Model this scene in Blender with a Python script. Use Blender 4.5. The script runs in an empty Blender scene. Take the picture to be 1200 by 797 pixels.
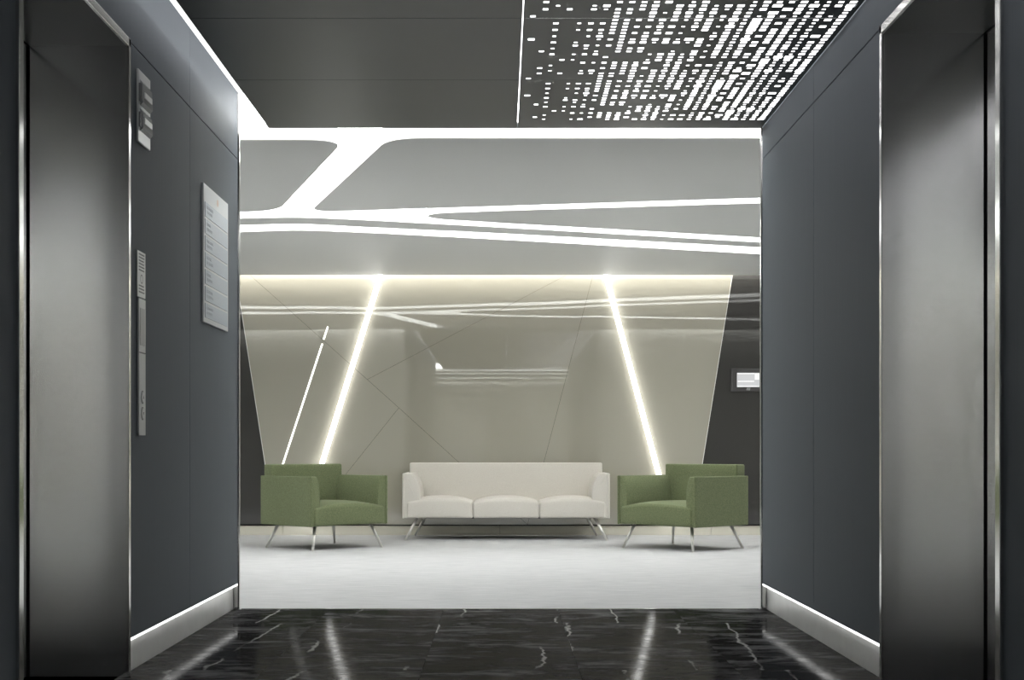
import bpy, bmesh, math, random
from mathutils import Vector, Matrix

# ------------------------------------------------------------------ camera, world, exposure
F = 1666.7            # focal length in pixels of the 1200 x 797 frame (50 mm lens)
VX, VY, EYE = 588.0, 526.0, 0.95
sc = bpy.context.scene
col = sc.collection
cam_data = bpy.data.cameras.new('camera')
cam_data.sensor_fit = 'HORIZONTAL'
cam_data.sensor_width = 36.0
cam_data.lens = 36.0 * F / 1200.0
cam_data.shift_x = (600.0 - VX) / 1200.0
cam_data.shift_y = (VY - 398.5) / 1200.0
cam_data.clip_start = 0.05
cam_data.clip_end = 100
cam = bpy.data.objects.new('camera', cam_data)
cam.location = (0, 0, EYE)
cam.rotation_euler = (math.pi / 2, 0, 0)
col.objects.link(cam)
sc.camera = cam

world = bpy.data.worlds.new('world')
sc.world = world
world.use_nodes = True
world.node_tree.nodes['Background'].inputs[0].default_value = (0.5, 0.52, 0.55, 1)
world.node_tree.nodes['Background'].inputs[1].default_value = 0.02

vs = sc.view_settings
vs.view_transform = 'Standard'
vs.look = 'None'
vs.exposure = 0.0
vs.gamma = 1.0
vs.use_curve_mapping = False
try:
    sc.cycles.use_denoising = True
    sc.cycles.max_bounces = 10
    sc.cycles.diffuse_bounces = 6
    sc.cycles.glossy_bounces = 6
    sc.cycles.sample_clamp_indirect = 6.0
    sc.cycles.caustics_reflective = False
    sc.cycles.caustics_refractive = False
except Exception:
    pass

# strengths of the luminous things of the place
E_LOUNGE = 7.0        # stretched luminous ceiling above the lounge slabs
E_LOBBY = 3.4
E_PLENUM_GLOW = 1.4         # white plenum paint above the lobby ceiling, glowing in place of spill light
E_STRIP = 6.5         # diagonal wall lights
E_WASH = 12.5          # warm cove along the top of the back wall
E_SKIRT = 2.8         # light line on top of the steel skirting

random.seed(4)

# ------------------------------------------------------------------ materials
def nodes_of(m):
    m.use_nodes = True
    return m.node_tree.nodes, m.node_tree.links

def setp(b, **kw):
    for k, v in kw.items():
        k = k.replace('_', ' ')
        if k in b.inputs:
            b.inputs[k].default_value = v

def plain(name, rgb, rough=0.5, metal=0.0, **kw):
    m = bpy.data.materials.new(name)
    n, l = nodes_of(m)
    b = n['Principled BSDF']
    setp(b, Base_Color=(*rgb, 1), Roughness=rough, Metallic=metal, **kw)
    return m

def emissive(name, rgb, strength):
    m = bpy.data.materials.new(name)
    n, l = nodes_of(m)
    b = n['Principled BSDF']
    setp(b, Base_Color=(0.8, 0.8, 0.8, 1), Roughness=0.6)
    b.inputs['Emission Color'].default_value = (*rgb, 1)
    b.inputs['Emission Strength'].default_value = strength
    return m

def lit_screen(name, rgb, strength):
    m = emissive(name, rgb, strength)
    setp(m.node_tree.nodes['Principled BSDF'], Base_Color=(0.02, 0.02, 0.02, 1), Roughness=0.3)
    return m

def mapped_noise(n, l, scale_xyz, scale, detail=4, rough=0.6, coord='Object'):
    tc = n.new('ShaderNodeTexCoord')
    mp = n.new('ShaderNodeMapping')
    mp.inputs['Scale'].default_value = scale_xyz
    l.new(tc.outputs[coord], mp.inputs['Vector'])
    no = n.new('ShaderNodeTexNoise')
    no.inputs['Scale'].default_value = scale
    no.inputs['Detail'].default_value = detail
    no.inputs['Roughness'].default_value = rough
    l.new(mp.outputs['Vector'], no.inputs['Vector'])
    return no

def ramp(n, l, src, stops):
    r = n.new('ShaderNodeValToRGB')
    e = r.color_ramp.elements
    while len(e) < len(stops):
        e.new(0.5)
    for i, (p, c) in enumerate(stops):
        e[i].position = p
        e[i].color = (*c, 1) if len(c) == 3 else c
    l.new(src, r.inputs['Fac'])
    return r

def bump(n, l, b, src, strength, dist=0.01):
    bp = n.new('ShaderNodeBump')
    bp.inputs['Strength'].default_value = strength
    bp.inputs['Distance'].default_value = dist
    l.new(src, bp.inputs['Height'])
    l.new(bp.outputs['Normal'], b.inputs['Normal'])
    return bp

def textured(name, stops, rough, metal, sxyz, scale, detail=4, bump_s=0.0, bump_d=0.01, coord='Object', **kw):
    m = bpy.data.materials.new(name)
    n, l = nodes_of(m)
    b = n['Principled BSDF']
    setp(b, Roughness=rough, Metallic=metal, **kw)
    no = mapped_noise(n, l, sxyz, scale, detail, coord=coord)
    r = ramp(n, l, no.outputs['Fac'], stops)
    l.new(r.outputs['Color'], b.inputs['Base Color'])
    if bump_s:
        bump(n, l, b, no.outputs['Fac'], bump_s, bump_d)
    return m

M = {}
M['wall'] = textured('slate_laminate', [(0.3, (0.125, 0.144, 0.164)), (0.7, (0.135, 0.154, 0.174))], 0.65, 0.0, (1, 30, 0.6), 3.0, Specular_IOR_Level=0.15)
M['seam'] = plain('dark_joint', (0.012, 0.013, 0.015), 0.8)
def brushed(name, lo, hi, rough, metal):
    """steel brushed crosswise: reflections smear up and down"""
    m = textured(name, [(0.3, lo), (0.7, hi)], rough, metal, (1.5, 1.5, 90), 5.0, 3)
    n, l = nodes_of(m)
    b = n['Principled BSDF']
    b.inputs['Anisotropic'].default_value = 0.3
    t = n.new('ShaderNodeCombineXYZ'); t.inputs['Z'].default_value = 1.0
    l.new(t.outputs['Vector'], b.inputs['Tangent'])
    return m
M['steel'] = brushed('brushed_steel', (0.84, 0.845, 0.85), (0.94, 0.945, 0.95), 0.15, 0.92)
M['door_steel'] = brushed('brushed_door_steel', (0.60, 0.602, 0.605), (0.66, 0.662, 0.665), 0.12, 1.0)
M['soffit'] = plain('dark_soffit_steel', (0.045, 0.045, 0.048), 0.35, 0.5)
M['chrome'] = plain('polished_steel', (0.78, 0.78, 0.76), 0.14, 1.0)
M['corner'] = plain('satin_corner_steel', (0.86, 0.86, 0.85), 0.3, 0.35)
M['skirting'] = textured('satin_skirting', [(0.3, (0.82, 0.82, 0.80)), (0.7, (0.90, 0.90, 0.88))], 0.3, 0.3, (1, 1, 1), 6.0, 4, 0.05, 0.002)
M['ceil_dark'] = textured('graphite_ceiling', [(0.3, (0.048, 0.054, 0.057)), (0.7, (0.054, 0.060, 0.063))], 0.36, 0.35, (1, 1, 1), 1.5)
M['ceil_grey'] = plain('grey_ceiling_paint', (0.80, 0.81, 0.80), 0.55)
M['white'] = plain('white_paint', (0.82, 0.83, 0.82), 0.6)
M['front_wall'] = plain('lounge_wall_paint', (0.44, 0.44, 0.42), 0.5)
M['end_wall'] = plain('end_wall_paint', (0.78, 0.77, 0.74), 0.45)
M['membrane'] = emissive('luminous_membrane', (1.0, 1.0, 0.985), E_LOUNGE)
M['lightbox'] = emissive('luminous_lightbox', (1.0, 0.985, 0.99), E_LOBBY)
M['cove'] = emissive('glowing_plenum_paint', (1.0, 0.99, 0.99), E_PLENUM_GLOW)
M['strip'] = emissive('light_strip', (1.0, 1.0, 0.975), E_STRIP)
M['thin_strip'] = emissive('thin_light_strip', (1.0, 1.0, 0.975), 2.2)
M['wash'] = emissive('warm_cove_light', (1.0, 0.97, 0.91), E_WASH)
M['skirt_light'] = emissive('skirting_light', (1.0, 1.0, 0.98), E_SKIRT)
M['cream_skirt'] = plain('cream_skirting', (0.70, 0.675, 0.58), 0.35)

def glass_paint(name, rgb, rough=0.02, spec=0.5):
    m = bpy.data.materials.new(name)
    n, l = nodes_of(m)
    b = n['Principled BSDF']
    setp(b, Base_Color=(*rgb, 1), Roughness=rough, IOR=1.62)
    if 'Specular IOR Level' in b.inputs:
        b.inputs['Specular IOR Level'].default_value = spec
    no = mapped_noise(n, l, (1, 1, 1), 1.6, 1, 0.4)
    bump(n, l, b, no.outputs['Fac'], 0.0025, 0.02)
    return m
M['cream_glass'] = glass_paint('cream_backpainted_glass', (0.385, 0.368, 0.308), 0.003, 1.0)
M['dark_glass'] = glass_paint('charcoal_backpainted_glass', (0.040, 0.039, 0.037), 0.03, 0.5)

def carpet():
    m = bpy.data.materials.new('pale_grey_carpet')
    n, l = nodes_of(m)
    b = n['Principled BSDF']
    setp(b, Roughness=0.95)
    b.inputs['Specular IOR Level'].default_value = 0.1
    a = mapped_noise(n, l, (1.1, 8.5, 1), 4.0, 5, 0.65)
    c = mapped_noise(n, l, (60, 160, 1), 5.0, 3, 0.6)
    mx = n.new('ShaderNodeMix'); mx.data_type = 'FLOAT'
    mx.inputs['Factor'].default_value = 0.35
    l.new(a.outputs['Fac'], mx.inputs['A']); l.new(c.outputs['Fac'], mx.inputs['B'])
    r = ramp(n, l, mx.outputs['Result'], [(0.34, (0.38, 0.39, 0.395)), (0.5, (0.48, 0.485, 0.49)), (0.68, (0.57, 0.57, 0.565))])
    l.new(r.outputs['Color'], b.inputs['Base Color'])
    bump(n, l, b, mx.outputs['Result'], 0.35, 0.01)
    return m
M['carpet'] = carpet()

def marble():
    m = bpy.data.materials.new('black_marble')
    n, l = nodes_of(m)
    b = n['Principled BSDF']
    setp(b, IOR=1.55)
    b.inputs['Specular IOR Level'].default_value = 0.6
    geo = n.new('ShaderNodeNewGeometry')
    oi = n.new('ShaderNodeObjectInfo')
    comb = n.new('ShaderNodeCombineXYZ')
    l.new(oi.outputs['Random'], comb.inputs['Z'])
    sc1 = n.new('ShaderNodeVectorMath'); sc1.operation = 'SCALE'; sc1.inputs['Scale'].default_value = 7.0
    l.new(comb.outputs['Vector'], sc1.inputs[0])
    add = n.new('ShaderNodeVectorMath'); add.operation = 'ADD'
    l.new(geo.outputs['Position'], add.inputs[0]); l.new(sc1.outputs['Vector'], add.inputs[1])
    mp = n.new('ShaderNodeMapping'); mp.inputs['Scale'].default_value = (1.2, 3.0, 1)
    l.new(add.outputs['Vector'], mp.inputs['Vector'])
    cl = n.new('ShaderNodeTexNoise'); cl.inputs['Scale'].default_value = 2.2; cl.inputs['Detail'].default_value = 9
    cl.inputs['Roughness'].default_value = 0.72; cl.inputs['Distortion'].default_value = 0.6
    l.new(mp.outputs['Vector'], cl.inputs['Vector'])
    base = ramp(n, l, cl.outputs['Fac'], [(0.36, (0.008, 0.008, 0.009)), (0.50, (0.024, 0.024, 0.025)), (0.66, (0.13, 0.13, 0.132))])
    # fine jagged white veins that run mostly along the hall
    dn = n.new('ShaderNodeTexNoise'); dn.inputs['Scale'].default_value = 1.6; dn.inputs['Detail'].default_value = 7
    dn.inputs['Roughness'].default_value = 0.62
    mp3 = n.new('ShaderNodeMapping'); mp3.inputs['Scale'].default_value = (1.0, 0.45, 1)
    l.new(add.outputs['Vector'], mp3.inputs['Vector'])
    l.new(mp3.outputs['Vector'], dn.inputs['Vector'])
    sep = n.new('ShaderNodeSeparateXYZ'); l.new(geo.outputs['Position'], sep.inputs['Vector'])
    def mth(op, a, b2, c2=None):
        k = n.new('ShaderNodeMath'); k.operation = op
        for i_, v_ in enumerate((a, b2, c2)):
            if v_ is None: continue
            if isinstance(v_, (int, float)): k.inputs[i_].default_value = v_
            else: l.new(v_, k.inputs[i_])
        return k.outputs['Value']
    t1 = mth('MULTIPLY_ADD', sep.outputs['X'], 1.15, mth('MULTIPLY', dn.outputs['Fac'], 0.42))
    t1 = mth('MULTIPLY_ADD', sep.outputs['Y'], -0.06, t1)
    t2 = mth('PINGPONG', mth('MULTIPLY_ADD', oi.outputs['Random'], 5.0, t1), 0.33)
    vr = ramp(n, l, t2, [(0.0, (1, 1, 1)), (0.006, (0.7, 0.7, 0.7)), (0.011, (0, 0, 0))])
    gate = n.new('ShaderNodeTexNoise'); gate.inputs['Scale'].default_value = 1.3; gate.inputs['Detail'].default_value = 3
    l.new(add.outputs['Vector'], gate.inputs['Vector'])
    gr = ramp(n, l, gate.outputs['Fac'], [(0.47, (0, 0, 0)), (0.56, (1, 1, 1))])
    mul = n.new('ShaderNodeMath'); mul.operation = 'MULTIPLY'
    l.new(vr.outputs['Color'], mul.inputs[0]); l.new(gr.outputs['Color'], mul.inputs[1])
    mx = n.new('ShaderNodeMix'); mx.data_type = 'RGBA'
    l.new(mul.outputs['Value'], mx.inputs['Factor'])
    l.new(base.outputs['Color'], mx.inputs['A'])
    mx.inputs['B'].default_value = (0.36, 0.36, 0.35, 1)
    l.new(mx.outputs['Result'], b.inputs['Base Color'])
    rr = n.new('ShaderNodeMapRange')
    rr.inputs['To Min'].default_value = 0.015; rr.inputs['To Max'].default_value = 0.10
    l.new(cl.outputs['Fac'], rr.inputs['Value'])
    l.new(rr.outputs['Result'], b.inputs['Roughness'])
    bp = bump(n, l, b, cl.outputs['Fac'], 0.03, 0.01)
    df = n.new('ShaderNodeBsdfDiffuse'); gl = n.new('ShaderNodeBsdfGlossy'); ms = n.new('ShaderNodeMixShader')
    l.new(mx.outputs['Result'], df.inputs['Color'])
    l.new(rr.outputs['Result'], gl.inputs['Roughness']); l.new(bp.outputs['Normal'], gl.inputs['Normal'])
    gf = n.new('ShaderNodeMapRange')
    gf.inputs['From Min'].default_value = 0.3; gf.inputs['From Max'].default_value = 0.7
    gf.inputs['To Min'].default_value = 0.15; gf.inputs['To Max'].default_value = 0.03
    l.new(cl.outputs['Fac'], gf.inputs['Value'])
    l.new(gf.outputs['Result'], ms.inputs['Fac'])
    l.new(df.outputs['BSDF'], ms.inputs[1]); l.new(gl.outputs['BSDF'], ms.inputs[2])
    l.new(ms.outputs['Shader'], n['Material Output'].inputs['Surface'])
    n.remove(b)
    return m
M['marble'] = marble()

def fabric(name, a, c, scale=260):
    m = bpy.data.materials.new(name)
    n, l = nodes_of(m)
    b = n['Principled BSDF']
    setp(b, Roughness=0.9)
    b.inputs['Specular IOR Level'].default_value = 0.15
    if 'Sheen Weight' in b.inputs:
        b.inputs['Sheen Weight'].default_value = 0.12
        b.inputs['Sheen Roughness'].default_value = 0.5
    no = mapped_noise(n, l, (1, 1, 1), scale, 3, 0.7)
    r = ramp(n, l, no.outputs['Fac'], [(0.32, a), (0.68, c)])
    l.new(r.outputs['Color'], b.inputs['Base Color'])
    bump(n, l, b, no.outputs['Fac'], 0.35, 0.004)
    return m
M['green'] = fabric('green_wool', (0.100, 0.122, 0.060), (0.185, 0.212, 0.116), 130)
M['ivory'] = fabric('ivory_wool', (0.58, 0.55, 0.50), (0.68, 0.655, 0.60), 200)
M['under'] = plain('dark_underside', (0.03, 0.03, 0.03), 0.8)
M['leg'] = plain('satin_leg_steel', (0.74, 0.73, 0.70), 0.38, 0.75)
M['tablet'] = plain('tablet_bezel', (0.055, 0.053, 0.055), 0.4)
M['screen'] = lit_screen('tablet_screen', (0.86, 0.87, 0.88), 0.72)
M['screen_light'] = lit_screen('tablet_screen_bright', (1, 1, 1), 1.0)
M['logo'] = plain('pale_print', (0.5, 0.5, 0.5), 0.5)
M['plate'] = textured('satin_plate', [(0.3, (0.62, 0.63, 0.63)), (0.7, (0.70, 0.71, 0.71))], 0.4, 0.35, (1, 60, 1), 6.0)
M['plate_dark'] = plain('satin_plate_dark', (0.42, 0.43, 0.44), 0.35, 0.3)
M['engraved'] = plain('engraved_grey', (0.20, 0.205, 0.21), 0.6)
M['sign_white'] = plain('sign_frost_white', (0.74, 0.77, 0.79), 0.35)
M['sign_blue'] = plain('sign_blue_grey', (0.50, 0.57, 0.64), 0.35)
M['sign_text'] = plain('sign_text', (0.62, 0.68, 0.74), 0.5)
M['sign_orange'] = plain('sign_orange', (0.75, 0.58, 0.48), 0.5)
M['lens'] = plain('clear_lens', (0.62, 0.64, 0.64), 0.12, 0.0)
setp(M['lens'].node_tree.nodes['Principled BSDF'], IOR=1.5)
M['lens'].node_tree.nodes['Principled BSDF'].inputs['Transmission Weight'].default_value = 0.35
M['lens_dark'] = plain('lens_core', (0.22, 0.22, 0.225), 0.25)

# ------------------------------------------------------------------ mesh helpers
def obj(name, bm, mats, parent=None, smooth=False, loc=None):
    me = bpy.data.meshes.new(name)
    bm.normal_update()
    bm.to_mesh(me)
    bm.free()
    if not isinstance(mats, (list, tuple)):
        mats = [mats]
    for mm in mats:
        me.materials.append(mm)
    if smooth:
        for p in me.polygons:
            p.use_smooth = True
    o = bpy.data.objects.new(name, me)
    col.objects.link(o)
    if parent is not None:
        o.parent = parent
    if loc is not None:
        o.location = loc
    return o

def empty(name, loc=(0, 0, 0), rz=0.0):
    o = bpy.data.objects.new(name, None)
    o.empty_display_size = 0.1
    o.location = loc
    o.rotation_euler = (0, 0, rz)
    col.objects.link(o)
    return o

def tag(o, label=None, cat=None, group=None, kind=None):
    if label: o['label'] = label
    if cat: o['category'] = cat
    if group: o['group'] = group
    if kind: o['kind'] = kind
    return o

def structure(o, label=None):
    return tag(o, label, None, None, 'structure')

def box_bm(x0, x1, y0, y1, z0, z1, bevel=0.0, bm=None, seg=2):
    new = bm is None
    if new:
        bm = bmesh.new()
    vsx = [bm.verts.new((x, y, z)) for x in (x0, x1) for y in (y0, y1) for z in (z0, z1)]
    q = [(0, 1, 3, 2), (4, 6, 7, 5), (0, 4, 5, 1), (2, 3, 7, 6), (0, 2, 6, 4), (1, 5, 7, 3)]
    fs = [bm.faces.new([vsx[i] for i in f]) for f in q]
    if bevel and new:
        bmesh.ops.bevel(bm, geom=list(bm.edges), offset=bevel, segments=seg, affect='EDGES', profile=0.5)
    return bm

def box(name, x0, x1, y0, y1, z0, z1, mat, parent=None, bevel=0.0, seg=2):
    """a box whose origin sits at its own centre"""
    cx, cy, cz = (x0 + x1) / 2, (y0 + y1) / 2, (z0 + z1) / 2
    bm = box_bm(x0 - cx, x1 - cx, y0 - cy, y1 - cy, z0 - cz, z1 - cz, bevel, seg=seg)
    return obj(name, bm, mat, parent, smooth=False, loc=(cx, cy, cz))

def prism_bm(pts, axis, a0, a1):
    """polygon pts (2-D) extruded along an axis: 'z' -> (x,y), 'y' -> (x,z), 'x' -> (y,z)"""
    bm = bmesh.new()
    def P(p, a):
        if axis == 'z': return (p[0], p[1], a)
        if axis == 'y': return (p[0], a, p[1])
        return (a, p[0], p[1])
    lo = [bm.verts.new(P(p, a0)) for p in pts]
    hi = [bm.verts.new(P(p, a1)) for p in pts]
    n = len(pts)
    bm.faces.new(lo); bm.faces.new(hi[::-1])
    for i in range(n):
        j = (i + 1) % n
        bm.faces.new((lo[j], lo[i], hi[i], hi[j]))
    bmesh.ops.recalc_face_normals(bm, faces=list(bm.faces))
    return bm

def rounded_bm(w, d, h, r, n=14, crown=0.0, front_crown=0.0, power=2.0, seams=()):
    """soft cushion block centred in x and y, standing on z=0; crown swells the top"""
    bm = bmesh.new()
    ix, iy, iz = w / 2 - r, d / 2 - r, h / 2 - r
    cache = {}
    def vert(u, v, t):
        key = (round(u, 5), round(v, 5), round(t, 5))
        if key in cache: return cache[key]
        p = Vector((u * w / 2, v * d / 2, t * h / 2))
        c = Vector((max(-ix, min(ix, p.x)), max(-iy, min(iy, p.y)), max(-iz, min(iz, p.z))))
        dv = p - c
        if dv.length > 1e-9:
            dv = dv.normalized() * r
        q = c + dv
        ax = 1 - min(1, abs(u)) ** power
        ay = 1 - min(1, abs(v)) ** power
        if t > 0:
            q.z += crown * ax * (1 - 0.45 * min(1, abs(v)) ** 4) * t
        if v < 0:
            q.y -= front_crown * ax * (1 - t * t) * (-v)
        q.z += h / 2
        cache[key] = bm.verts.new(q)
        return cache[key]
    g = sorted(set([-1 + 2 * i / n for i in range(n + 1)]))
    # extra loops close to the edges so that the radius stays crisp
    def grid(half):
        e = 1 - r / half
        s = [-1, -1 + r / half * 0.35, -1 + r / half * 0.7, -e] + [-e + 2 * e * i / n for i in range(1, n)] + [e, 1 - r / half * 0.7, 1 - r / half * 0.35, 1]
        return s
    gx, gy, gz = grid(w / 2), grid(d / 2), grid(h / 2)
    def face(a, b2, f):
        for i in range(len(a) - 1):
            for j in range(len(b2) - 1):
                bm.faces.new((f(a[i], b2[j]), f(a[i + 1], b2[j]), f(a[i + 1], b2[j + 1]), f(a[i], b2[j + 1])))
    face(gx, gy, lambda u, v: vert(u, v, 1)); face(gx, gy, lambda u, v: vert(u, v, -1))
    face(gx, gz, lambda u, t: vert(u, 1, t)); face(gx, gz, lambda u, t: vert(u, -1, t))
    face(gy, gz, lambda v, t: vert(1, v, t)); face(gy, gz, lambda v, t: vert(-1, v, t))
    bmesh.ops.recalc_face_normals(bm, faces=list(bm.faces))
    return bm

def tube_bm(p0, p1, r0, r1, n=14):
    p0, p1 = Vector(p0), Vector(p1)
    d = (p1 - p0).normalized()
    a = d.orthogonal().normalized(); b = d.cross(a)
    bm = bmesh.new()
    lo = [bm.verts.new(p0 + (a * math.cos(t) + b * math.sin(t)) * r0) for t in [2 * math.pi * i / n for i in range(n)]]
    hi = [bm.verts.new(p1 + (a * math.cos(t) + b * math.sin(t)) * r1) for t in [2 * math.pi * i / n for i in range(n)]]
    for i in range(n):
        j = (i + 1) % n
        bm.faces.new((lo[i], lo[j], hi[j], hi[i]))
    bm.faces.new(lo[::-1]); bm.faces.new(hi)
    bmesh.ops.recalc_face_normals(bm, faces=list(bm.faces))
    return bm

# a measured image point laid on a real horizontal or frontal plane of the room
def on_plane_z(px, py, z):
    y = (z - EYE) * F / (VY - py)
    return ((px - VX) / F * y, y)
def on_plane_y(px, py, y):
    return ((px - VX) / F * y, EYE - (py - VY) / F * y)

# ------------------------------------------------------------------ key dimensions (metres)
XL, XR = -1.561, 1.541            # faces of the lobby walls
Y_END, Y_MOUTH, Y_BACK = -2.5, 8.42, 15.60
Z_WALL = 3.06                     # top of the lobby walls
Z_CEIL = 2.85                     # underside of the lobby ceiling
Z_SLAB = 2.832                    # underside of the lounge ceiling slabs
X_SIDE = 5.4                      # side walls of the lounge
LIFTS_L = [(4.61, 5.91), (1.50, 2.80), (-1.60, -0.30)]
LIFTS_R = [(4.41, 5.73), (1.30, 2.62), (-1.80, -0.48)]
Z_HEAD = 2.66
SKIRT = 0.135

# ------------------------------------------------------------------ floors
floor = structure(empty('floor', (0, 2.96, 0)), 'polished black marble floor of the lift lobby')
sub = box('floor_bed', XL - 0.45, XR + 0.45, Y_END - 0.1, Y_MOUTH, -0.10, -0.022, M['seam'])
sub.parent = floor; sub.location = Vector(sub.location) - Vector(floor.location)
tile_mesh = {}
xs = [XL - 0.45, -1.02, -0.343, 0.333, 1.01, XR + 0.45]
ys = [Y_END, -0.9, 0.7, 2.3, 3.9, 5.0, 6.11, 7.76, Y_MOUTH - 0.012]
for i in range(len(xs) - 1):
    for j in range(len(ys) - 1):
        t = box('marble_tile', xs[i] + 0.0009, xs[i + 1] - 0.0009, ys[j] + 0.0009, ys[j + 1] - 0.0009, -0.02, 0.0, M['marble'], None, 0.0016, 1)
        t.parent = floor
        t.location = Vector(t.location) - Vector(floor.location)
box_edge = box('trim_1', XL + 0.02, XR - 0.02, Y_MOUTH - 0.012, Y_MOUTH + 0.004, -0.02, 0.004, M['chrome'])
structure(box_edge, 'thin steel strip between carpet and black marble')
cf = box('floor_lounge', -X_SIDE, X_SIDE, Y_MOUTH + 0.004, Y_BACK + 0.15, -0.06, 0.002, M['carpet'])
structure(cf, 'pale grey streaked carpet of the lounge')

# ------------------------------------------------------------------ lobby side walls with lifts
def side_wall(name, side, X, lifts, seams, door_ids, labels):
    """side = -1 for the left wall, +1 for the right one; local depth grows away from the hall"""
    w = structure(empty(name, (X, 0, 0)), labels[0])
    def b(nm, d0, d1, y0, y1, z0, z1, mat, parent, bevel=0.0):
        # d: depth behind the wall face (negative = proud into the hall)
        xa, xb = (X + side * d0, X + side * d1)
        o = box(nm, min(xa, xb), max(xa, xb), y0, y1, z0, z1, mat, None, bevel)
        o.parent = parent
        o.location = Vector(o.location) - Vector(parent.location)
        return o
    segs = []
    lo = Y_END
    for (a, c) in sorted(lifts):
        segs.append((lo, a)); lo = c
    segs.append((lo, Y_MOUTH))
    for (a, c) in segs:
        e0 = 0.03 if a != Y_END else 0.0
        e1 = 0.03 if c != Y_MOUTH else 0.012
        a2, c2 = a + e0, c - e1
        b('wall_core', 0.03, 0.44, a + 0.02, c - (0.0 if c == Y_MOUTH else 0.02), 0.0, Z_WALL, M['seam'], w)
        cuts = [a2] + [s for s in seams if a2 + 0.1 < s < c2 - 0.1] + [c2]
        for k in range(len(cuts) - 1):
            g = 0.0016
            b('wall_panel', 0.0, 0.03, cuts[k] + g, cuts[k + 1] - g, SKIRT + 0.018, Z_HEAD - 0.002, M['wall'], w, 0.0012)
        b('skirting', 0.026, 0.031, a2, c2, 0.0, SKIRT + 0.012, M['skirting'], w, 0.002)
        b('skirting_light', 0.004, 0.024, a2, c2, SKIRT + 0.006, SKIRT + 0.016, M['skirt_light'], w)
    # upper row of panels runs above the lifts
    allc = sorted(set([Y_END] + [s for s in seams] + [Y_MOUTH - 0.012]))
    for k in range(len(allc) - 1):
        b('wall_panel', 0.0, 0.03, allc[k] + 0.0016, allc[k + 1] - 0.0016, Z_HEAD + 0.003, Z_WALL, M['wall'], w, 0.0012)
    b('corner_trim', -0.012, 0.03, Y_MOUTH - 0.014, Y_MOUTH + 0.012, 0.0, Z_WALL, M['chrome'], w, 0.0115)
    b('wall_core', 0.03, 0.44, Y_END, Y_MOUTH, Z_HEAD + 0.02, Z_WALL, M['seam'], w)
    # lifts
    for (a, c), did, lab in zip(sorted(lifts, reverse=True), door_ids, labels[1:]):
        d = structure(empty('door_%d' % did, (X + side * 0.2, (a + c) / 2, 0)), lab)
        t = 0.03
        hz = Z_HEAD - 0.035
        b('jamb', 0.0, 0.40, c, c + 0.02, 0.0, hz, M['steel'], d)
        b('jamb', 0.0, 0.40, a - 0.02, a, 0.0, hz, M['steel'], d)
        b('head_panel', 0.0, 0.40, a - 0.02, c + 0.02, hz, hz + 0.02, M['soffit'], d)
        b('trim', -0.012, 0.012, c + 0.0005, c + t, 0.0, Z_HEAD, M['chrome'], d, 0.002)
        b('trim', -0.012, 0.012, a - t - 0.012, a - 0.0005, 0.0, Z_HEAD, M['chrome'], d, 0.002)
        b('head_trim', -0.012, 0.012, a - t, c + t, hz + 0.0005, Z_HEAD, M['chrome'], d, 0.002)
        b('shadow_gap', 0.431, 0.438, a - 0.02, c + 0.02, 0.0, hz, M['seam'], d)
        for (p, q) in ((a, (a + c) / 2 - 0.002), ((a + c) / 2 + 0.002, c - 0.012)):
            b('lift_door_leaf', 0.408, 0.43, p, q, 0.004, hz, M['door_steel'], d, 0.002)
        b('door_sill', 0.03, 0.42, a, c, -0.02, 0.003, M['steel'], d)
    return w

wl = side_wall('wall_left', -1, XL, LIFTS_L, [-0.95, 0.6, 2.15, 4.0, 5.22, 7.12], (1, 3, 5),
               ['slate grey panelled wall left of the lobby, with signs and a directory board',
                'left steel lift doorway, nearest the lounge', 'second lift doorway on the left', 'third lift doorway on the left'])
wr = side_wall('wall_right', 1, XR, LIFTS_R, [-1.1, 0.4, 1.95, 3.6, 5.07, 7.03], (2, 4, 6),
               ['slate grey panelled wall right of the lobby without any signs',
                'right steel lift doorway, nearest the lounge', 'second lift doorway on the right', 'third lift doorway on the right'])

def child_box(nm, p, x0, x1, y0, y1, z0, z1, mat, bevel=0.0):
    o = box(nm, x0, x1, y0, y1, z0, z1, mat, None, bevel)
    o.parent = p
    o.location = Vector(o.location) - Vector(p.location)
    return o
# second waiting area behind the viewer, seen mirrored in the glass and in the lift steel
Y_REAR, X_REAR = -8.4, 4.2
structure(box('floor_rear', -X_REAR, X_REAR, Y_REAR, Y_END, -0.06, 0.0, M['carpet']), 'pale carpet of the waiting area behind the viewer')
structure(box('wall_end', -X_REAR, X_REAR, Y_REAR - 0.1, Y_REAR, 0, Z_WALL + 0.1, M['end_wall']), 'end wall of the waiting area behind the viewer')
for nm, s_ in (('wall_rear_left', -1), ('wall_rear_right', 1)):
    o = box(nm, min(s_ * X_REAR, s_ * (X_REAR + 0.1)), max(s_ * X_REAR, s_ * (X_REAR + 0.1)), Y_REAR, Y_END, 0, Z_WALL + 0.1, M['front_wall'])
    structure(o, 'side wall of the waiting area behind the viewer')
for nm, s_ in (('wall_mouth_left', -1), ('wall_mouth_right', 1)):
    xi = XL - 0.03 if s_ < 0 else XR + 0.03
    o = box(nm, min(xi, s_ * X_REAR), max(xi, s_ * X_REAR), Y_END - 0.012, Y_END, 0, Z_WALL + 0.1, M['front_wall'])
    structure(o, 'wall beside the rear mouth of the lobby')
cr = structure(empty('ceiling_rear', (0, -5.5, Z_SLAB)), 'grey slab ceiling with luminous slots behind the viewer')
for (ya_, yb_) in ((-3.9, -2.8), (-6.0, -4.15), (-8.35, -6.25)):
    child_box('ceiling_slab', cr, -X_REAR, X_REAR, ya_, yb_, Z_SLAB, Z_SLAB + 0.06, M['ceil_grey'])
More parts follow.
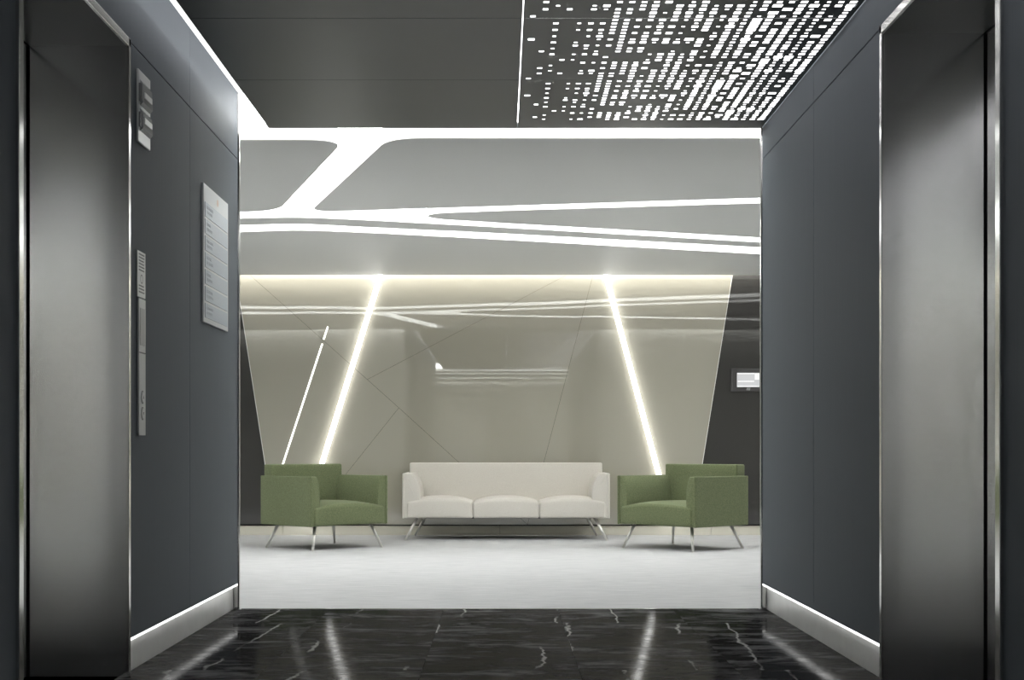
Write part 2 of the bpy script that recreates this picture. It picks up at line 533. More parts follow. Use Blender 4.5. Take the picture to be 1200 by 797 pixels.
child_box('luminous_membrane', cr, -X_REAR, X_REAR, Y_REAR, Y_END - 0.02, Z_SLAB + 0.15, Z_SLAB + 0.17, M['membrane'])
d7 = structure(empty('door_7', (0.15, Y_REAR, 0)), 'door in the end wall behind the viewer')
child_box('door_leaf', d7, -0.42, 0.72, Y_REAR + 0.001, Y_REAR + 0.03, 0, 2.2, M['front_wall'], 0.002)
child_box('frame', d7, -0.50, -0.42, Y_REAR + 0.001, Y_REAR + 0.04, 0, 2.28, M['steel'], 0.002)
child_box('frame', d7, 0.72, 0.80, Y_REAR + 0.001, Y_REAR + 0.04, 0, 2.28, M['steel'], 0.002)
child_box('frame', d7, -0.42, 0.72, Y_REAR + 0.001, Y_REAR + 0.04, 2.2, 2.28, M['steel'], 0.002)

# ------------------------------------------------------------------ lobby ceiling: floating panels, perforated on the right
XC0, XC1, XC2 = -1.374, 0.093, XR - 0.003
cl = structure(empty('ceiling_lobby', (0, 3, Z_CEIL)), 'dark floating metal ceiling of the lift lobby, right half perforated')
P_LEN, P_OFF = 1.0495, 7.3235
HOLES = {  # column: {row: size}; S, M, L, X are growing slot sizes
 0: '6L 20M', 1: '10M 16M 18M', 2: '1M 3M 5S 7M 9S 11M 15S 17S', 3: '13M 18M',
 4: '1S 3S 7S 8M 11S 13S', 5: '1M 3M 5S 8M 9S 11M 14M 17S 18M',
 6: '1M 3M 4S 5L 6S 8S 10S 11M 14S 17L 18S',
 7: '0M 1M 2M 3M 4M 6M 8M 12M 14M 16M 18M 19M 20M',
 8: '0M 1M 2M 3M 4M 5M 6M 7M 8M 9M 10M 14M 15M 16M 18M 19M',
 9: '0M 2M 4M 6M 7L 9M 10M 14M 15M 16M 17M 18M',
 10: '0M 2M 4M 5L 6M 7L 9L 10M 14M 15L 16M 17L 18M 19L 20M',
 11: '0L 1S 2L 3S 4L 6L 7S 11S 13S 14L 16L 19S',
 12: '0L 2L 4L 6L 7L 11L 12M 13L 17L 18M 19L 20M',
 13: '0S 2S 4S 6S 7L 10S 11L 12M 13L 14S 15L 16S 17L 18S 19L 20M',
 14: '0L 1S 2L 3S 6X 7S 11S 12M 13S 14L 15M 16L 17M 18L 19S 20L',
 15: '0L 1L 2L 3L 6L 7L 8L 10L 11L 12S 13L 15S 17S 18M 19L 20S',
 16: '0S 2S 4S 5L 6S 8S 10S 12M 15L 17L 18S 20M',
 17: '0X 1M 2X 3M 4L 5L 6L 7M 8L 9L 10L 11L 12M 15L 17L 18M 19L 20M',
 18: '0S 1M 2S 3M 4S 5M 6S 7M 8S 9M 10S 11M 12M 14S 15M 16S 17M 18S 19M 20M',
 19: '0X 1X 2X 3X 4L 5M 6X 7L 8L 9M 10L 11L 12M 14L 15M 16L 17M 18L 20S',
 20: '0L 1L 2L 3L 5L 7L 8L 11L 12M 14M 16M 17X 19X 20L',
 21: '1L 3L 4L 5L 6L 7L 9L 10L 11M 12L 13L 15X 16M 18X 20M',
 22: '0L 1L 2L 3L 4L 5L 6L 7L 8L 9L 10L 11L 12S 13X 14X 15L 16L 17L 18L 19L 20S',
 23: '0S 1M 2S 3M 4S 5L 6S 7M 8L 9L 10S 11M 12X 13M 14S 15M 16S 17X 18S 19M 20M',
 24: '0M 1S 2S 3M 4S 5L 6S 7S 8S 9M 10S 11S 12X 13L 14S 15M 16S 17M 18S 19M 20M',
 25: '0L 2L 5X 7L 8M 9L 10M 11L 12S 13L 14M 15L 16M 17L 20S',
 26: '0L 1L 2M 3L 4L 5L 6L 7M 8L 9L 10L 11L 12M 13L 14L 15L 16L 17X 18L 19M 20L'}
SZ = {'S': (0.0165, 0.019), 'M': (0.0235, 0.026), 'L': (0.030, 0.033), 'X': (0.042, 0.041)}
CP = 0.0523
def hole_table():
    t = {}
    for c, s in HOLES.items():
        for e in s.split():
            t[(c, int(e[:-1]))] = SZ[e[-1]]
    return t
HT = hole_table()

def perforated_bm(length, rows, zt, top_row=20):
    """sheet (length along -y from its far edge at y=0) with real slots: every cell is a frame of four quads"""
    bm = bmesh.new()
    rp = (P_LEN - 0.003) / 21.0
    c0 = 0.137 - CP / 2
    left, right = 0.002, XC2 - XC1
    def quad(p): bm.faces.new([bm.verts.new(q) for q in p])
    def rect(xa, xb, ya, yb):
        quad([(xa, ya, 0), (xa, yb, 0), (xb, yb, 0), (xb, ya, 0)])
        quad([(xa, ya, zt), (xb, ya, zt), (xb, yb, zt), (xa, yb, zt)])
    x0 = c0 - XC1
    xe = x0 + 27 * CP
    Ltot = length
    rect(left, x0, -Ltot, 0)
    rect(xe, right, -Ltot, 0)
    off = (Ltot - rows * rp)          # plain band at the far edge
    if off > 1e-6:
        rect(x0, xe, -off, 0)
    for k in range(rows):
        r = top_row - k               # row 20 lies at the far edge of a full panel
        ya, yb = -off - (k + 1) * rp, -off - k * rp
        yc = (ya + yb) / 2
        run = None
        for c in range(28):
            h = HT.get((c, r)) if c < 27 else None
            xa, xb = x0 + c * CP, x0 + (c + 1) * CP
            if h is None and c < 27:
                if run is None: run = xa
                continue
            if run is not None:
                rect(run, xa if c < 27 else xe, ya, yb); run = None
            if c == 27: break
            hw, hd = h[0] / 2, h[1] / 2
            xm = (xa + xb) / 2
            rect(xa, xm - hw, ya, yb); rect(xm + hw, xb, ya, yb)
            rect(xm - hw, xm + hw, ya, yc - hd); rect(xm - hw, xm + hw, yc + hd, yb)
            a, b2, c2, d2 = (xm - hw, yc - hd), (xm + hw, yc - hd), (xm + hw, yc + hd), (xm - hw, yc + hd)
            for p, q in ((a, b2), (b2, c2), (c2, d2), (d2, a)):
                quad([(*p, 0), (*q, 0), (*q, zt), (*p, zt)])
    # rim
    for p, q in (((left, 0), (right, 0)), ((right, 0), (right, -Ltot)), ((right, -Ltot), (left, -Ltot)), ((left, -Ltot), (left, 0))):
        quad([(*p, 0), (*q, 0), (*q, zt), (*p, zt)])
    return bm

edges = [Y_MOUTH, P_OFF]
while edges[-1] - P_LEN > Y_END:
    edges.append(edges[-1] - P_LEN)
edges.append(Y_END)
ZT = 0.0008
full = None
for k in range(len(edges) - 1):
    yf, yn = edges[k], edges[k + 1]
    L = yf - yn - 0.003
    # plain panel on the left
    o = box('ceiling_panel', XC0, XC1 - 0.003, yn + 0.003, yf, 0, 0.02, M['ceil_dark'], None, 0.001)
    o.parent = cl; o.location = (o.location.x, o.location.y - 3, 0.01)
    if k == 0:
        bm = perforated_bm(L, 18, ZT, 17)
        p = obj('perforated_panel', bm, M['ceil_dark'])
    elif k == len(edges) - 2:
        bm = perforated_bm(L, int(L / (P_LEN / 21.0)), ZT)
        p = obj('perforated_panel', bm, M['ceil_dark'])
    else:
        if full is None:
            bm = perforated_bm(P_LEN - 0.003, 21, ZT)
            p = obj('perforated_panel', bm, M['ceil_dark']); full = p
        else:
            p = full.copy(); col.objects.link(p)
    p.parent = cl
    p.location = (XC1, yf - 3, 0)
o = child_box('edge_rail', cl, XC0 - 0.006, XC0, Y_END, Y_MOUTH, Z_CEIL, Z_CEIL + 0.03, M['ceil_dark'])
o = child_box('edge_rail', cl, XC0, XC2, Y_MOUTH + 0.0005, Y_MOUTH + 0.006, Z_CEIL, Z_CEIL + 0.03, M['ceil_dark'])
child_box('cove_glow', cl, XL - 0.02, XR + 0.02, Y_END, Y_MOUTH - 0.02, Z_WALL + 0.001, Z_WALL + 0.02, M['cove'])  # white-painted plenum; its emission imitates light spilling over from the light box
lb = child_box('light_box', cl, XC1 + 0.004, XR - 0.002, Y_END, Y_MOUTH - 0.01, Z_CEIL + 0.035, Z_CEIL + 0.055, M['lightbox'])

# ------------------------------------------------------------------ lounge ceiling: grey slabs with luminous slots between
lc = structure(empty('ceiling_lounge', (0, 12, Z_SLAB)), 'grey slab ceiling of the lounge with glowing white slots')
T_SLAB = 0.10
def fillet(pts):
    """pts: (x, y, tangent length); rounds each corner with a quadratic curve"""
    out = []
    n = len(pts)
    for i, (x, y, t) in enumerate(pts):
        p = Vector((x, y))
        if t <= 0:
            out.append((x, y)); continue
        a = Vector(pts[i - 1][:2]); c = Vector(pts[(i + 1) % n][:2])
        pa = p + (a - p).normalized() * t; pc = p + (c - p).normalized() * t
        for k in range(11):
            s = k / 10
            q = pa * (1 - s) ** 2 + p * 2 * s * (1 - s) + pc * s ** 2
            out.append((q.x, q.y))
    return out
def spline(pts, n=8):
    P = [Vector(p) for p in pts]
    P = [P[0] * 2 - P[1]] + P + [P[-1] * 2 - P[-2]]
    out = []
    for i in range(1, len(P) - 2):
        for k in range(n):
            s = k / n
            a, b2, c, d = P[i - 1], P[i], P[i + 1], P[i + 2]
            q = 0.5 * ((2 * b2) + (c - a) * s + (2 * a - 5 * b2 + 4 * c - d) * s * s + (3 * b2 - a - 3 * c + d) * s ** 3)
            out.append((q.x, q.y))
    out.append(tuple(P[-2]))
    return out
def cz(px, py): return on_plane_z(px, py, Z_SLAB)
def at_x(p, q, x):
    """point with abscissa x on the line p-q"""
    s = (x - p[0]) / (q[0] - p[0])
    return (x, p[1] + (q[1] - p[1]) * s)
def slab(pts):
    bm = prism_bm(pts, 'z', 0, T_SLAB)
    for f in bm.faces:
        f.material_index = 0 if f.normal.z < -0.5 else 1
    o = obj('ceiling_slab', bm, [M['ceil_grey'], M['white']], lc)
    o.location = (0, -12, 0)
    return o
EL, ER = -X_SIDE + 0.01, X_SIDE - 0.01
# left slab by the lobby
b_ = cz(404.3, 164); c_ = cz(325, 248.3)
y0 = cz(281, 163.6)[1]
slab(fillet([(EL, y0, 0), (b_[0], b_[1], 0.26), (c_[0], c_[1], 0.33), (EL, cz(281, 249.6)[1], 0)]))
# large right slab
d_ = cz(455.5, 162); e_ = cz(362.5, 248.6)
low1, low2 = cz(500, 244.0), cz(890.6, 231.8)
r_ = at_x(low1, low2, ER)
slab(fillet([(d_[0], d_[1], 0.22), (ER, d_[1], 0), (r_[0], r_[1], 0), (e_[0], e_[1], 0.26)]))
# tapering tongue between two slots
u1, u2 = cz(590, 246.9), cz(890.6, 238.0)
l1, l2 = cz(590, 261.5), cz(890.6, 278.5)
tip = [cz(522, 257.4), cz(510, 256.0), cz(503, 254.6), cz(501, 253.2), cz(503.5, 251.6), cz(511, 250.2), cz(524, 249.3)]
slab([at_x(l1, l2, ER), l1] + tip + [u1, at_x(u1, u2, ER)])
# narrow wavy band
up = [cz(282, 256), cz(350, 255), cz(420, 257.6), cz(500, 261.8), cz(590, 266.7), cz(890.6, 284)]
lo = [cz(282, 264), cz(352, 262.6), cz(435, 266.6), cz(510, 270), cz(590, 273.8), cz(890.6, 290)]
def extended(ps):
    a = at_x(ps[0], ps[1], EL); a = (a[0], ps[0][1] + (a[1] - ps[0][1]) * 0.6)
    b2 = at_x(ps[-2], ps[-1], ER)
    return [a] + spline(ps) + [b2]
slab(extended(lo) + extended(up)[::-1])
# last slab in front of the back wall
s5 = [cz(282, 271.9), cz(352, 270), cz(435, 273), cz(510, 276.8), cz(590, 281), cz(890.6, 297.8)]
Y_S5 = Y_BACK - 0.20
slab([(EL, Y_S5), ] + extended(s5) + [(ER, Y_S5)])
# luminous membrane and warm wall-washing cove
child_box('luminous_membrane', lc, -X_SIDE, X_SIDE, Y_MOUTH + 0.03, Y_BACK - 0.75, Z_SLAB + 0.20, Z_SLAB + 0.22, M['membrane'])
child_box('plenum_lining', lc, -X_SIDE, X_SIDE, Y_MOUTH - 0.02, Y_BACK + 0.15, Z_SLAB + 0.23, Z_SLAB + 0.26, M['white'])
child_box('plenum_divider', lc, -X_SIDE, X_SIDE, Y_S5 - 0.03, Y_S5, Z_SLAB + T_SLAB, Z_SLAB + 0.23, M['white'])
child_box('cove_glow', lc, -X_SIDE, X_SIDE, Y_S5 + 0.002, Y_S5 + 0.07, Z_SLAB + 0.10, Z_SLAB + 0.12, M['wash'])

# ------------------------------------------------------------------ lounge walls
for nm, s, lab in (('wall_front_left', -1, 'lounge wall left of the lobby opening'), ('wall_front_right', 1, 'lounge wall right of the lobby opening')):
    x_in = (XL - 0.03) if s < 0 else (XR + 0.03)
    o = box(nm, min(x_in, s * X_SIDE), max(x_in, s * X_SIDE), Y_MOUTH + 0.0, Y_MOUTH + 0.012, 0, Z_SLAB + 0.24, M['front_wall'])
    structure(o, lab)
for nm, s, lab in (('wall_side_left', -1, 'left side wall of the lounge, out of view'), ('wall_side_right', 1, 'right side wall of the lounge, out of view')):
    o = box(nm, min(s * X_SIDE, s * (X_SIDE + 0.1)), max(s * X_SIDE, s * (X_SIDE + 0.1)), Y_MOUTH, Y_BACK + 0.15, 0, Z_SLAB + 0.26, M['front_wall'])
    structure(o, lab)

wb = structure(empty('wall_back', (0, Y_BACK, 0)), 'back wall of angular beige glass panes between charcoal glass')
child_box('wall_core', wb, -X_SIDE, X_SIDE, Y_BACK + 0.04, Y_BACK + 0.14, 0, Z_SLAB + 0.25, M['seam'])
for xa, xb in ((-X_SIDE, -2.4), (-2.4, -0.02), (-0.02, 2.3), (2.3, X_SIDE)):
    child_box('skirting', wb, xa + 0.001, xb - 0.001, Y_BACK + 0.015, Y_BACK + 0.04, 0.0, 0.105, M['cream_skirt'], 0.002)
ZP0, ZP1 = 0.118, Z_SLAB + 0.10
def wp(px, py): return on_plane_y(px, py, Y_BACK)
def wline(p, q, z):
    a, b2 = wp(*p), wp(*q)
    s = (z - a[1]) / (b2[1] - a[1])
    return (a[0] + (b2[0] - a[0]) * s, z)
LA = ((296.7, 325.7), (467.5, 478.0))
LC = ((467.5, 478.0), (410.0, 550.0))
LB = ((430.5, 444.9), (660.0, 324.5))
LD = ((690.0, 341.0), (637.5, 541.0))
LL_ = ((282.5, 360.0), (310.8, 543.8))
LR_ = ((858.0, 322.5), (823.0, 543.0))
J1, J2 = wp(430.5, 444.9), wp(467.5, 478.0)
def inset(poly, g):
    """pull a polygon in by the half joint"""
    n = len(poly)
    area = sum(poly[i][0] * poly[(i + 1) % n][1] - poly[(i + 1) % n][0] * poly[i][1] for i in range(n))
    sgn = 1 if area > 0 else -1
    out = []
    for i in range(n):
        p = Vector(poly[i]); a = Vector(poly[i - 1]); c = Vector(poly[(i + 1) % n])
        e1 = (p - a).normalized(); e2 = (c - p).normalized()
        n1 = Vector((-e1.y, e1.x)) * sgn; n2 = Vector((-e2.y, e2.x)) * sgn
        k = 1 + n1.dot(n2)
        out.append(p + (n1 + n2) * (g / max(k, 0.3)))
    return out
def pane(poly, mat, tilt=(0, 0), g=0.0014, proud=0.0):
    poly = inset(poly, g)
    cx = sum(p[0] for p in poly) / len(poly); cz_ = sum(p[1] for p in poly) / len(poly)
    bm = prism_bm([(p[0], p[1]) for p in poly], 'y', -0.012 - proud, 0.018)
    for v in bm.verts:
        v.co.y += tilt[0] * (v.co.x - cx) + tilt[1] * (v.co.z - cz_)
    return obj('glass_pane', bm, mat, wb)
Abot = wline(*LA, ZP0); Dbot = wline(*LD, ZP0); Cbot = wline(*LC, ZP0)
Atop, Btop, Dtop = wline(*LA, ZP1), wline(*LB, ZP1), wline(*LD, ZP1)
Lbot, Ltop, Rbot, Rtop = wline(*LL_, ZP0), wline(*LL_, ZP1), wline(*LR_, ZP0), wline(*LR_, ZP1)
cg = M['cream_glass']
pane([Lbot, Cbot, J2, J1, Atop, Ltop], cg, (0.0006, 0.0004))
pane([Cbot, Dbot, J2], cg, (-0.0004, -0.0005))
pane([Atop, J1, Btop], cg, (0.0003, -0.0006))
pane([J1, J2, Dbot, Dtop, Btop], cg, (0.0, 0.0006))
pane([Dbot, Rbot, Rtop, Dtop], cg, (-0.0009, -0.0004))
dg = M['dark_glass']
pane([(-X_SIDE, ZP0), Lbot, Ltop, (-X_SIDE, ZP1)], dg, g=0.003)
pane([Rbot, (X_SIDE, ZP0), (X_SIDE, ZP1), Rtop], dg, g=0.003)
# pale ground edges where the beige glass stands beside the charcoal glass
for (p, q) in ((Lbot, Ltop), (Rbot, Rtop)):
    dx, dz = q[0] - p[0], q[1] - p[1]
    bm = prism_bm([(p[0] - 0.003, p[1]), (p[0] + 0.003, p[1]), (q[0] + 0.003, q[1]), (q[0] - 0.003, q[1])], 'y', -0.0135, 0.02)
    obj('edge_trim', bm, M['white'], wb)

# ------------------------------------------------------------------ diagonal wall lights
def wall_light(label, segs, width, proud, mat=None):
    a, b2 = segs[0][0], segs[-1][1]
    root = empty('wall_light', (b2[0], Y_BACK - 0.013, b2[1]))
    tag(root, label, 'light', 'slanted light strips on the glass wall')
    for (p, q) in segs:
        p, q = Vector(p), Vector(q)
        d = (q - p)
        L = d.length; d.normalize(); nrm = Vector((-d.y, d.x))
        bm = bmesh.new()
        N = 10
        rings = []
        for e in (p, q):
            ring = []
            for k in range(N + 1):
                t = math.pi * k / N
                c = e + nrm * (math.cos(t) * width / 2)
                ring.append(bm.verts.new((c.x - b2[0], -math.sin(t) * proud, c.y - b2[1])))
            rings.append(ring)
        for k in range(N):
            bm.faces.new((rings[0][k], rings[0][k + 1], rings[1][k + 1], rings[1][k]))
        bm.faces.new(rings[0]); bm.faces.new(rings[1][::-1])
        bm.faces.new((rings[0][0], rings[1][0], rings[1][N], rings[0][N]))
        bmesh.ops.recalc_face_normals(bm, faces=list(bm.faces))
        obj('diffuser', bm, mat or M['strip'], root, smooth=False)
    return root
l1a, l1b = ((445.5, 325), (377.0, 545))
wall_light('broad glowing strip slanting behind the left green armchair', [(wline(l1a, l1b, Z_SLAB + 0.05), wline(l1a, l1b, ZP0 + 0.01))], 0.052, 0.060)
l2a, l2b = ((710.5, 325), (771.5, 555))
wall_light('broad glowing strip slanting behind the right green armchair', [(wline(l2a, l2b, Z_SLAB + 0.05), wline(l2a, l2b, ZP0 + 0.01))], 0.052, 0.060)
wall_light('thin glowing strip, broken by a glass joint, left of the broad strip', [(wp(384.3, 383), wp(379.4, 398)), (wp(377.8, 403), wline((384.3, 383), (332, 543), ZP0 + 0.01))], 0.017, 0.008, M['thin_strip'])

# ------------------------------------------------------------------ seating
def arm_bm(side, w, d, z0, z1, shell=0.035):
    """padded arm: upright outer shell and a belly that swells inwards and rounds over at the top"""
    pts = [(0, z0), (0, z1 - 0.006), (0.006, z1)]
    n = 14
    for k in range(n + 1):
        t = k / n
        pts.append((shell * 0.7 + (w - shell * 0.7) * math.sin(math.pi * (0.07 + 0.79 * t)) ** 0.55, z1 - (z1 - z0) * t ** 1.15))
    pts = [(side * -p[0], p[1]) for p in pts]
    bm = prism_bm(pts, 'y', -d / 2, d / 2)
    ed = [e for e in bm.edges if abs(e.verts[0].co.y - e.verts[1].co.y) < 1e-6]
    bmesh.ops.bevel(bm, geom=ed, offset=0.014, segments=3, affect='EDGES', profile=0.6)
    return bm

def make_seating(name, label, cat, group, loc, rz, W, D, zb, z_arm, z_back, z_seat, arm_w, n_seat, mat, foot, top, rear_in=0.0):
    root = empty(name, loc, rz)
    tag(root, label, cat, group)
    for s in (-1, 1):
        o = obj('arm', arm_bm(s, arm_w, D - 0.02, zb, z_arm), mat, root, smooth=True)
        o.location = (s * W / 2, 0.0, 0)
        o.data.set_sharp_from_angle(angle=0.6) if hasattr(o.data, 'set_sharp_from_angle') else None
        # narrow upholstered shell outside the padding
        sh = obj('arm_shell', box_bm(-0.011, 0.011, -D / 2, D / 2, 0, z_arm - zb + 0.004, 0.008, seg=3), mat, root)
        sh.location = (s * (W / 2 + 0.002), 0, zb - 0.002)
    # backrest
    bw = W - 0.045
    bt = 0.13
    bk = obj('backrest', rounded_bm(bw, bt, z_back - zb, 0.016, 10, 0.0, 0.018), mat, root, smooth=True)
    bk.location = (0, D / 2 - bt / 2 - 0.005, zb)
    # seat cushions
    iw = W - 2 * 0.032
    cw = iw / n_seat
    dd = D - bt - 0.0
    for i in range(n_seat):
        h = z_seat - zb
        cr = 0.06
        st = obj('seat_cushion', rounded_bm(cw - 0.001, dd, h - cr, 0.020, 12, cr, 0.008, 2.6), mat, root, smooth=True)
        st.location = (-iw / 2 + cw * (i + 0.5), -D / 2 + dd / 2 - 0.002, zb + 0.002)
    u = obj('underframe', box_bm(-W / 2 + 0.08, W / 2 - 0.08, -D / 2 + 0.09, D / 2 - 0.06, -0.004, 0.004, 0.001), M['under'], root)
    u.location = (0, 0, zb)
    for sx in (-1, 1):
        for sy in (-1, 1):
            k_in = rear_in if sy > 0 else 0.0     # hind legs stand a little closer together
            p = (sx * (top[0] - k_in), sy * top[1], zb)
            q = (sx * (foot[0] - k_in), sy * foot[1], 0.006)
            lg = obj('leg', tube_bm(p, q, 0.0155, 0.0115), M['leg'], root, smooth=True)
            glide = obj('glide', tube_bm((q[0], q[1], 0.0075), (q[0], q[1], 0.0), 0.0125, 0.0125), M['leg'], lg, smooth=False)
    return root

CZ = 0.002   # top of the carpet
make_seating('sofa', 'long ivory three-seat sofa on splayed steel legs before the beige glass wall', 'sofa', None,
             (0.045, 15.08, CZ), 0.0, 2.12, 0.76, 0.228, 0.692, 0.798, 0.452, 0.175, 3, M['ivory'], (1.04, 0.385), (0.925, 0.29), 0.055)
make_seating('armchair', 'boxy green fabric armchair left of the sofa, turned towards the right', 'armchair', 'green lounge armchairs',
             (-1.706, 13.675, CZ), math.radians(45), 0.90, 0.79, 0.228, 0.690, 0.800, 0.455, 0.105, 1, M['green'], (0.415, 0.365), (0.335, 0.285))
make_seating('armchair', 'boxy green fabric armchair right of the sofa, turned towards the left', 'armchair', 'green lounge armchairs',
             (1.725, 13.575, CZ), math.radians(-46), 0.92, 0.81, 0.228, 0.690, 0.800, 0.455, 0.105, 1, M['green'], (0.425, 0.375), (0.345, 0.295))

# ------------------------------------------------------------------ things on the walls
# directory board on the left wall (thin box facing +x)
def wall_y(px): return XL * F / (px - VX)
def wbox(nm, parent, y0, y1, z0, z1, d0, d1, mat, bevel=0.0):
    o = box(nm, d0, d1, y0, y1, z0, z1, mat, None, bevel)
    o.parent = parent
    o.location = (o.location.x, o.location.y - parent.location.y, o.location.z - parent.location.z)
    return o
def directory(loc_y, label):
    y0, y1, z0, z1 = loc_y[0], loc_y[1], 1.612, 2.335
    root = empty('directory_board', (XL, (y0 + y1) / 2, z0))
    tag(root, label, 'sign')
    wbox('board', root, y0, y1, z0, z1, 0.001, 0.012, M['sign_white'], 0.002)
    head = 0.095
    n = 7
    h = (z1 - head - z0 - 0.012) / n
    for k in range(n):
        zt = z1 - head - k * h
        bd = wbox('floor_band', root, y0 + 0.03, y1 - 0.03, zt - h + 0.013, zt, 0.012, 0.0145, M['sign_blue'])
        bm = bmesh.new()
        rnd = random.Random(k)
        for line in range(2):
            x = y0 + 0.06
            end = x + rnd.uniform(0.10, 0.17)
            zc = zt - 0.022 - line * 0.026
            while x < end:
                wd = rnd.uniform(0.012, 0.02)
                box_bm(0.0145, 0.0153, x, x + wd, zc - 0.007, zc + 0.007, bm=bm)
                x += wd + 0.006
        t = obj('lettering', bm, M['sign_text'], bd)
        t.matrix_parent_inverse = Matrix.Translation(-(Vector(bd.location) + Vector(root.location) - Vector((XL, 0, 0))))
    bm = bmesh.new()
    bmesh.ops.create_circle(bm, cap_ends=True, segments=20, radius=0.02)
    e = obj('emblem', bm, M['sign_orange'], root)
    e.rotation_euler = (0, math.pi / 2, 0)
    e.location = (0.0128, 0.03, z1 - head / 2 - z0)
    return root
directory((wall_y(236), wall_y(264.8)), 'tall pale directory board with blue-grey bands on the left slate wall')

# lift lantern: plate with two faceted clear lenses
ya, yb = wall_y(159.5), wall_y(173.6)
lant = empty('lift_lantern', (XL, (ya + yb) / 2, 2.265))
tag(lant, 'upright silver plate with two clear lantern lenses high on the left wall', 'lift lantern')
wbox('back_plate', lant, ya, yb, 2.265, 2.575, 0.001, 0.010, M['plate'], 0.002)
for k, (z0, z1) in enumerate(((2.425, 2.535), (2.315, 2.412))):
    yc0, yc1 = ya + 0.03, yb - 0.012
    pts = [(0.010, z0), (0.024, z0 + 0.012), (0.020, z1 - 0.015), (0.010, z1)]
    bm = prism_bm([(p[0], p[1] - 2.265) for p in pts], 'y', yc0 - (ya + yb) / 2, yc1 - (ya + yb) / 2)
    ln = obj('lens', bm, M['lens'], lant)
    bm = box_bm(0.0105, 0.018, yc0 - (ya + yb) / 2 - 0.028, yc0 - (ya + yb) / 2 - 0.004, z0 - 2.265 + 0.012, z1 - 2.265 - 0.02, 0.002)
    obj('lens_bracket', bm, M['lens_dark'], ln)
    bm = box_bm(0.020, 0.027, yc0 - (ya + yb) / 2 + 0.02, yc1 - (ya + yb) / 2 - 0.02, z0 - 2.265 + 0.035, z0 - 2.265 + 0.06, 0.002)
    obj('lens_rib', bm, M['plate'], ln)

# notice plate above the call buttons
ya, yb = wall_y(159.5), wall_y(168.9)
nt = empty('notice_plate', (XL, (ya + yb) / 2, 1.60))
tag(nt, 'small silver notice plate with engraved lines just above the call button strip', 'sign')
wbox('plate', nt, ya, yb, 1.603, 1.80, 0.001, 0.006, M['plate'], 0.001)
bm = bmesh.new()
rnd = random.Random(9)
for k in range(13):
    z = 0.187 - k * 0.0135
    if 6 <= k <= 9: continue
    x = -0.045
    while x < 0.040:
        wd = rnd.uniform(0.006, 0.016)
        box_bm(0.006, 0.0066, x, min(x + wd, 0.047), z - 0.003, z + 0.003, bm=bm)
        x += wd + 0.004
tag(obj('engraved_lines', bm, M['engraved'], nt), kind='stuff')
bm = bmesh.new()
for k in range(24):
    a0, a1 = 2 * math.pi * k / 24, 2 * math.pi * (k + 1) / 24
    q = [(0.0066, r * math.cos(a) * 1.1, 0.082 + r * math.sin(a)) for a, r in ((a0, 0.020), (a1, 0.020), (a1, 0.015), (a0, 0.015))]
    bm.faces.new([bm.verts.new(p) for p in q])
obj('engraved_ring', bm, M['engraved'], nt)

# call button strip
ya, yb = wall_y(160.3), wall_y(168.0)
yc = (ya + yb) / 2
cs = empty('call_button_strip', (XL, yc, 1.008))
tag(cs, 'long narrow steel call button strip with two round buttons beside the left lift', 'button panel')
wbox('face_plate', cs, ya, yb, 1.008, 1.596, 0.001, 0.010, M['plate'], 0.002)
wbox('display_window', cs, ya + 0.018, yb - 0.018, 1.395, 1.555, 0.0100, 0.0115, M['plate_dark'])
bm = bmesh.new(); box_bm(0.010, 0.0112, ya - yc + 0.004, yb - yc - 0.004, 0.353, 0.358, bm=bm)
obj('plate_joint', bm, M['engraved'], cs)
for z in (1.172, 1.102):
    bm = tube_bm((0.010, 0, z - 1.008), (0.015, 0, z - 1.008), 0.024, 0.022, 24)
    bt = obj('button', bm, M['plate'], cs, smooth=False)
    bm = bmesh.new()
    up = 1 if z > 1.15 else -1
    a = [(0.0153, -0.010, z - 1.008 - 0.006 * up), (0.0153, 0.010, z - 1.008 - 0.006 * up), (0.0153, 0.0, z - 1.008 + 0.010 * up)]
    bm.faces.new([bm.verts.new(p) for p in a])
    obj('arrow', bm, M['engraved'], bt)
    bm = bmesh.new()
    for k in range(24):
        a0, a1 = 2 * math.pi * k / 24, 2 * math.pi * (k + 1) / 24
        q = [(0.0104, r * math.cos(a2), z - 1.008 + r * math.sin(a2)) for a2, r in ((a0, 0.029), (a1, 0.029), (a1, 0.024), (a0, 0.024))]
        bm.faces.new([bm.verts.new(p) for p in q])
    obj('button_ring', bm, M['engraved'], bt)

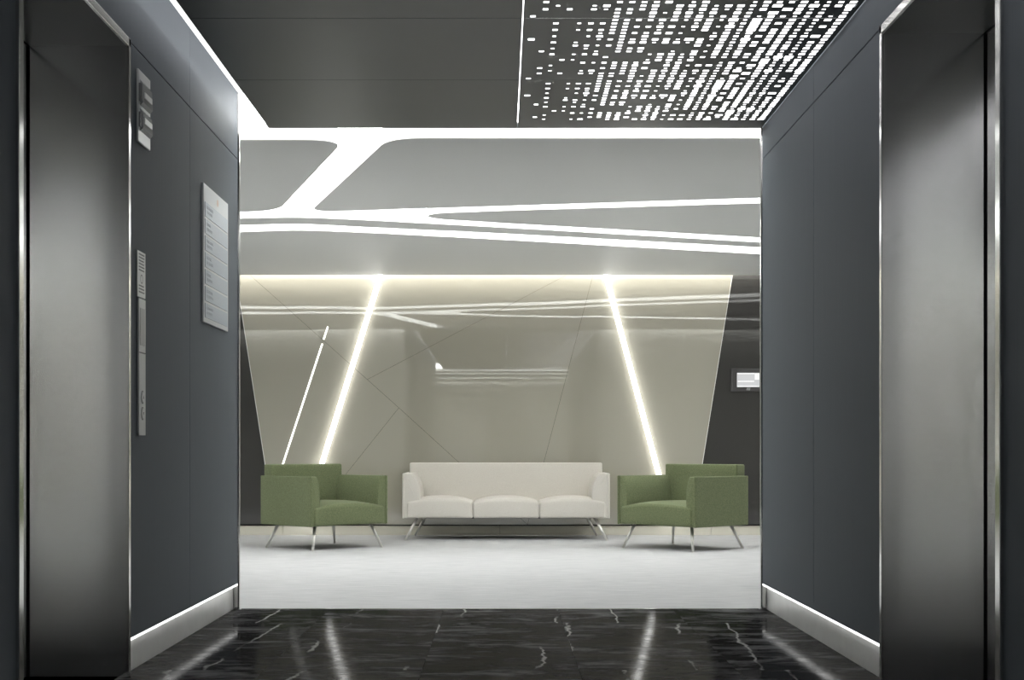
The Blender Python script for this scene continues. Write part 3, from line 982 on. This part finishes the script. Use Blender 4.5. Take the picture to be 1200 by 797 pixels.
# wall tablet on the charcoal glass at the right
x0, zt = on_plane_y(856.2, 432.0, Y_BACK); x1, zb_ = on_plane_y(893.5, 459.0, Y_BACK)
YT = Y_BACK - 0.012
tb = empty('wall_tablet', ((x0 + x1) / 2, YT, zb_))
tag(tb, 'black-framed wall tablet with lit white screen on charcoal glass at right', 'tablet')
def tbox(nm, p, xa, xb, za, zb2, d0, d1, mat, bevel=0.0):
    o = box(nm, xa, xb, YT - d1, YT - d0, za, zb2, mat, None, bevel)
    o.parent = p
    o.location = Vector(o.location) - Vector(tb.location)
    return o
tbox('housing', tb, x0, x1, zb_, zt, 0.0, 0.022, M['tablet'], 0.006)
sx0, sz1 = on_plane_y(863.0, 437.2, Y_BACK); sx1, sz0 = on_plane_y(889.4, 453.8, Y_BACK)
scr = tbox('screen', tb, sx0, sx1, sz0, sz1, 0.022, 0.0235, M['screen'])
def sbox(nm, u0, u1, v0, v1, mat):
    bm = box_bm(-0.5 * (sx1 - sx0) + u0 * (sx1 - sx0), -0.5 * (sx1 - sx0) + u1 * (sx1 - sx0), -0.0016, -0.0006,
                -0.5 * (sz1 - sz0) + v0 * (sz1 - sz0), -0.5 * (sz1 - sz0) + v1 * (sz1 - sz0))
    return obj(nm, bm, mat, scr)
sbox('screen_corner_tile', 0.79, 0.99, 0.52, 0.97, M['screen_light'])
sbox('screen_bar', 0.03, 0.76, 0.36, 0.44, M['screen_light'])
sbox('screen_bar', 0.01, 0.99, 0.01, 0.09, M['screen_light'])
sbox('screen_bar', 0.01, 0.78, 0.91, 0.99, M['screen_light'])
# small italic mark under the screen
bm = bmesh.new()
lx, lz = on_plane_y(876.0, 456.1, Y_BACK)
for k, (u, hgt) in enumerate(((-0.018, 1.0), (-0.007, 1.0), (0.004, 1.0), (0.014, 1.0))):
    w_ = 0.005
    a = [(u, -0.014), (u + w_, -0.014), (u + w_ + 0.006, 0.014), (u + 0.006, 0.014)]
    vsq = [bm.verts.new((lx + p[0] - tb.location.x, -0.0226, lz + p[1] - tb.location.z)) for p in a]
    bm.faces.new(vsq)
a = [(-0.012, 0.010), (0.026, 0.010), (0.027, 0.014), (-0.012, 0.014)]
bm.faces.new([bm.verts.new((lx + p[0] - tb.location.x, -0.0227, lz + p[1] - tb.location.z)) for p in a])
obj('printed_mark', bm, M['logo'], tb)
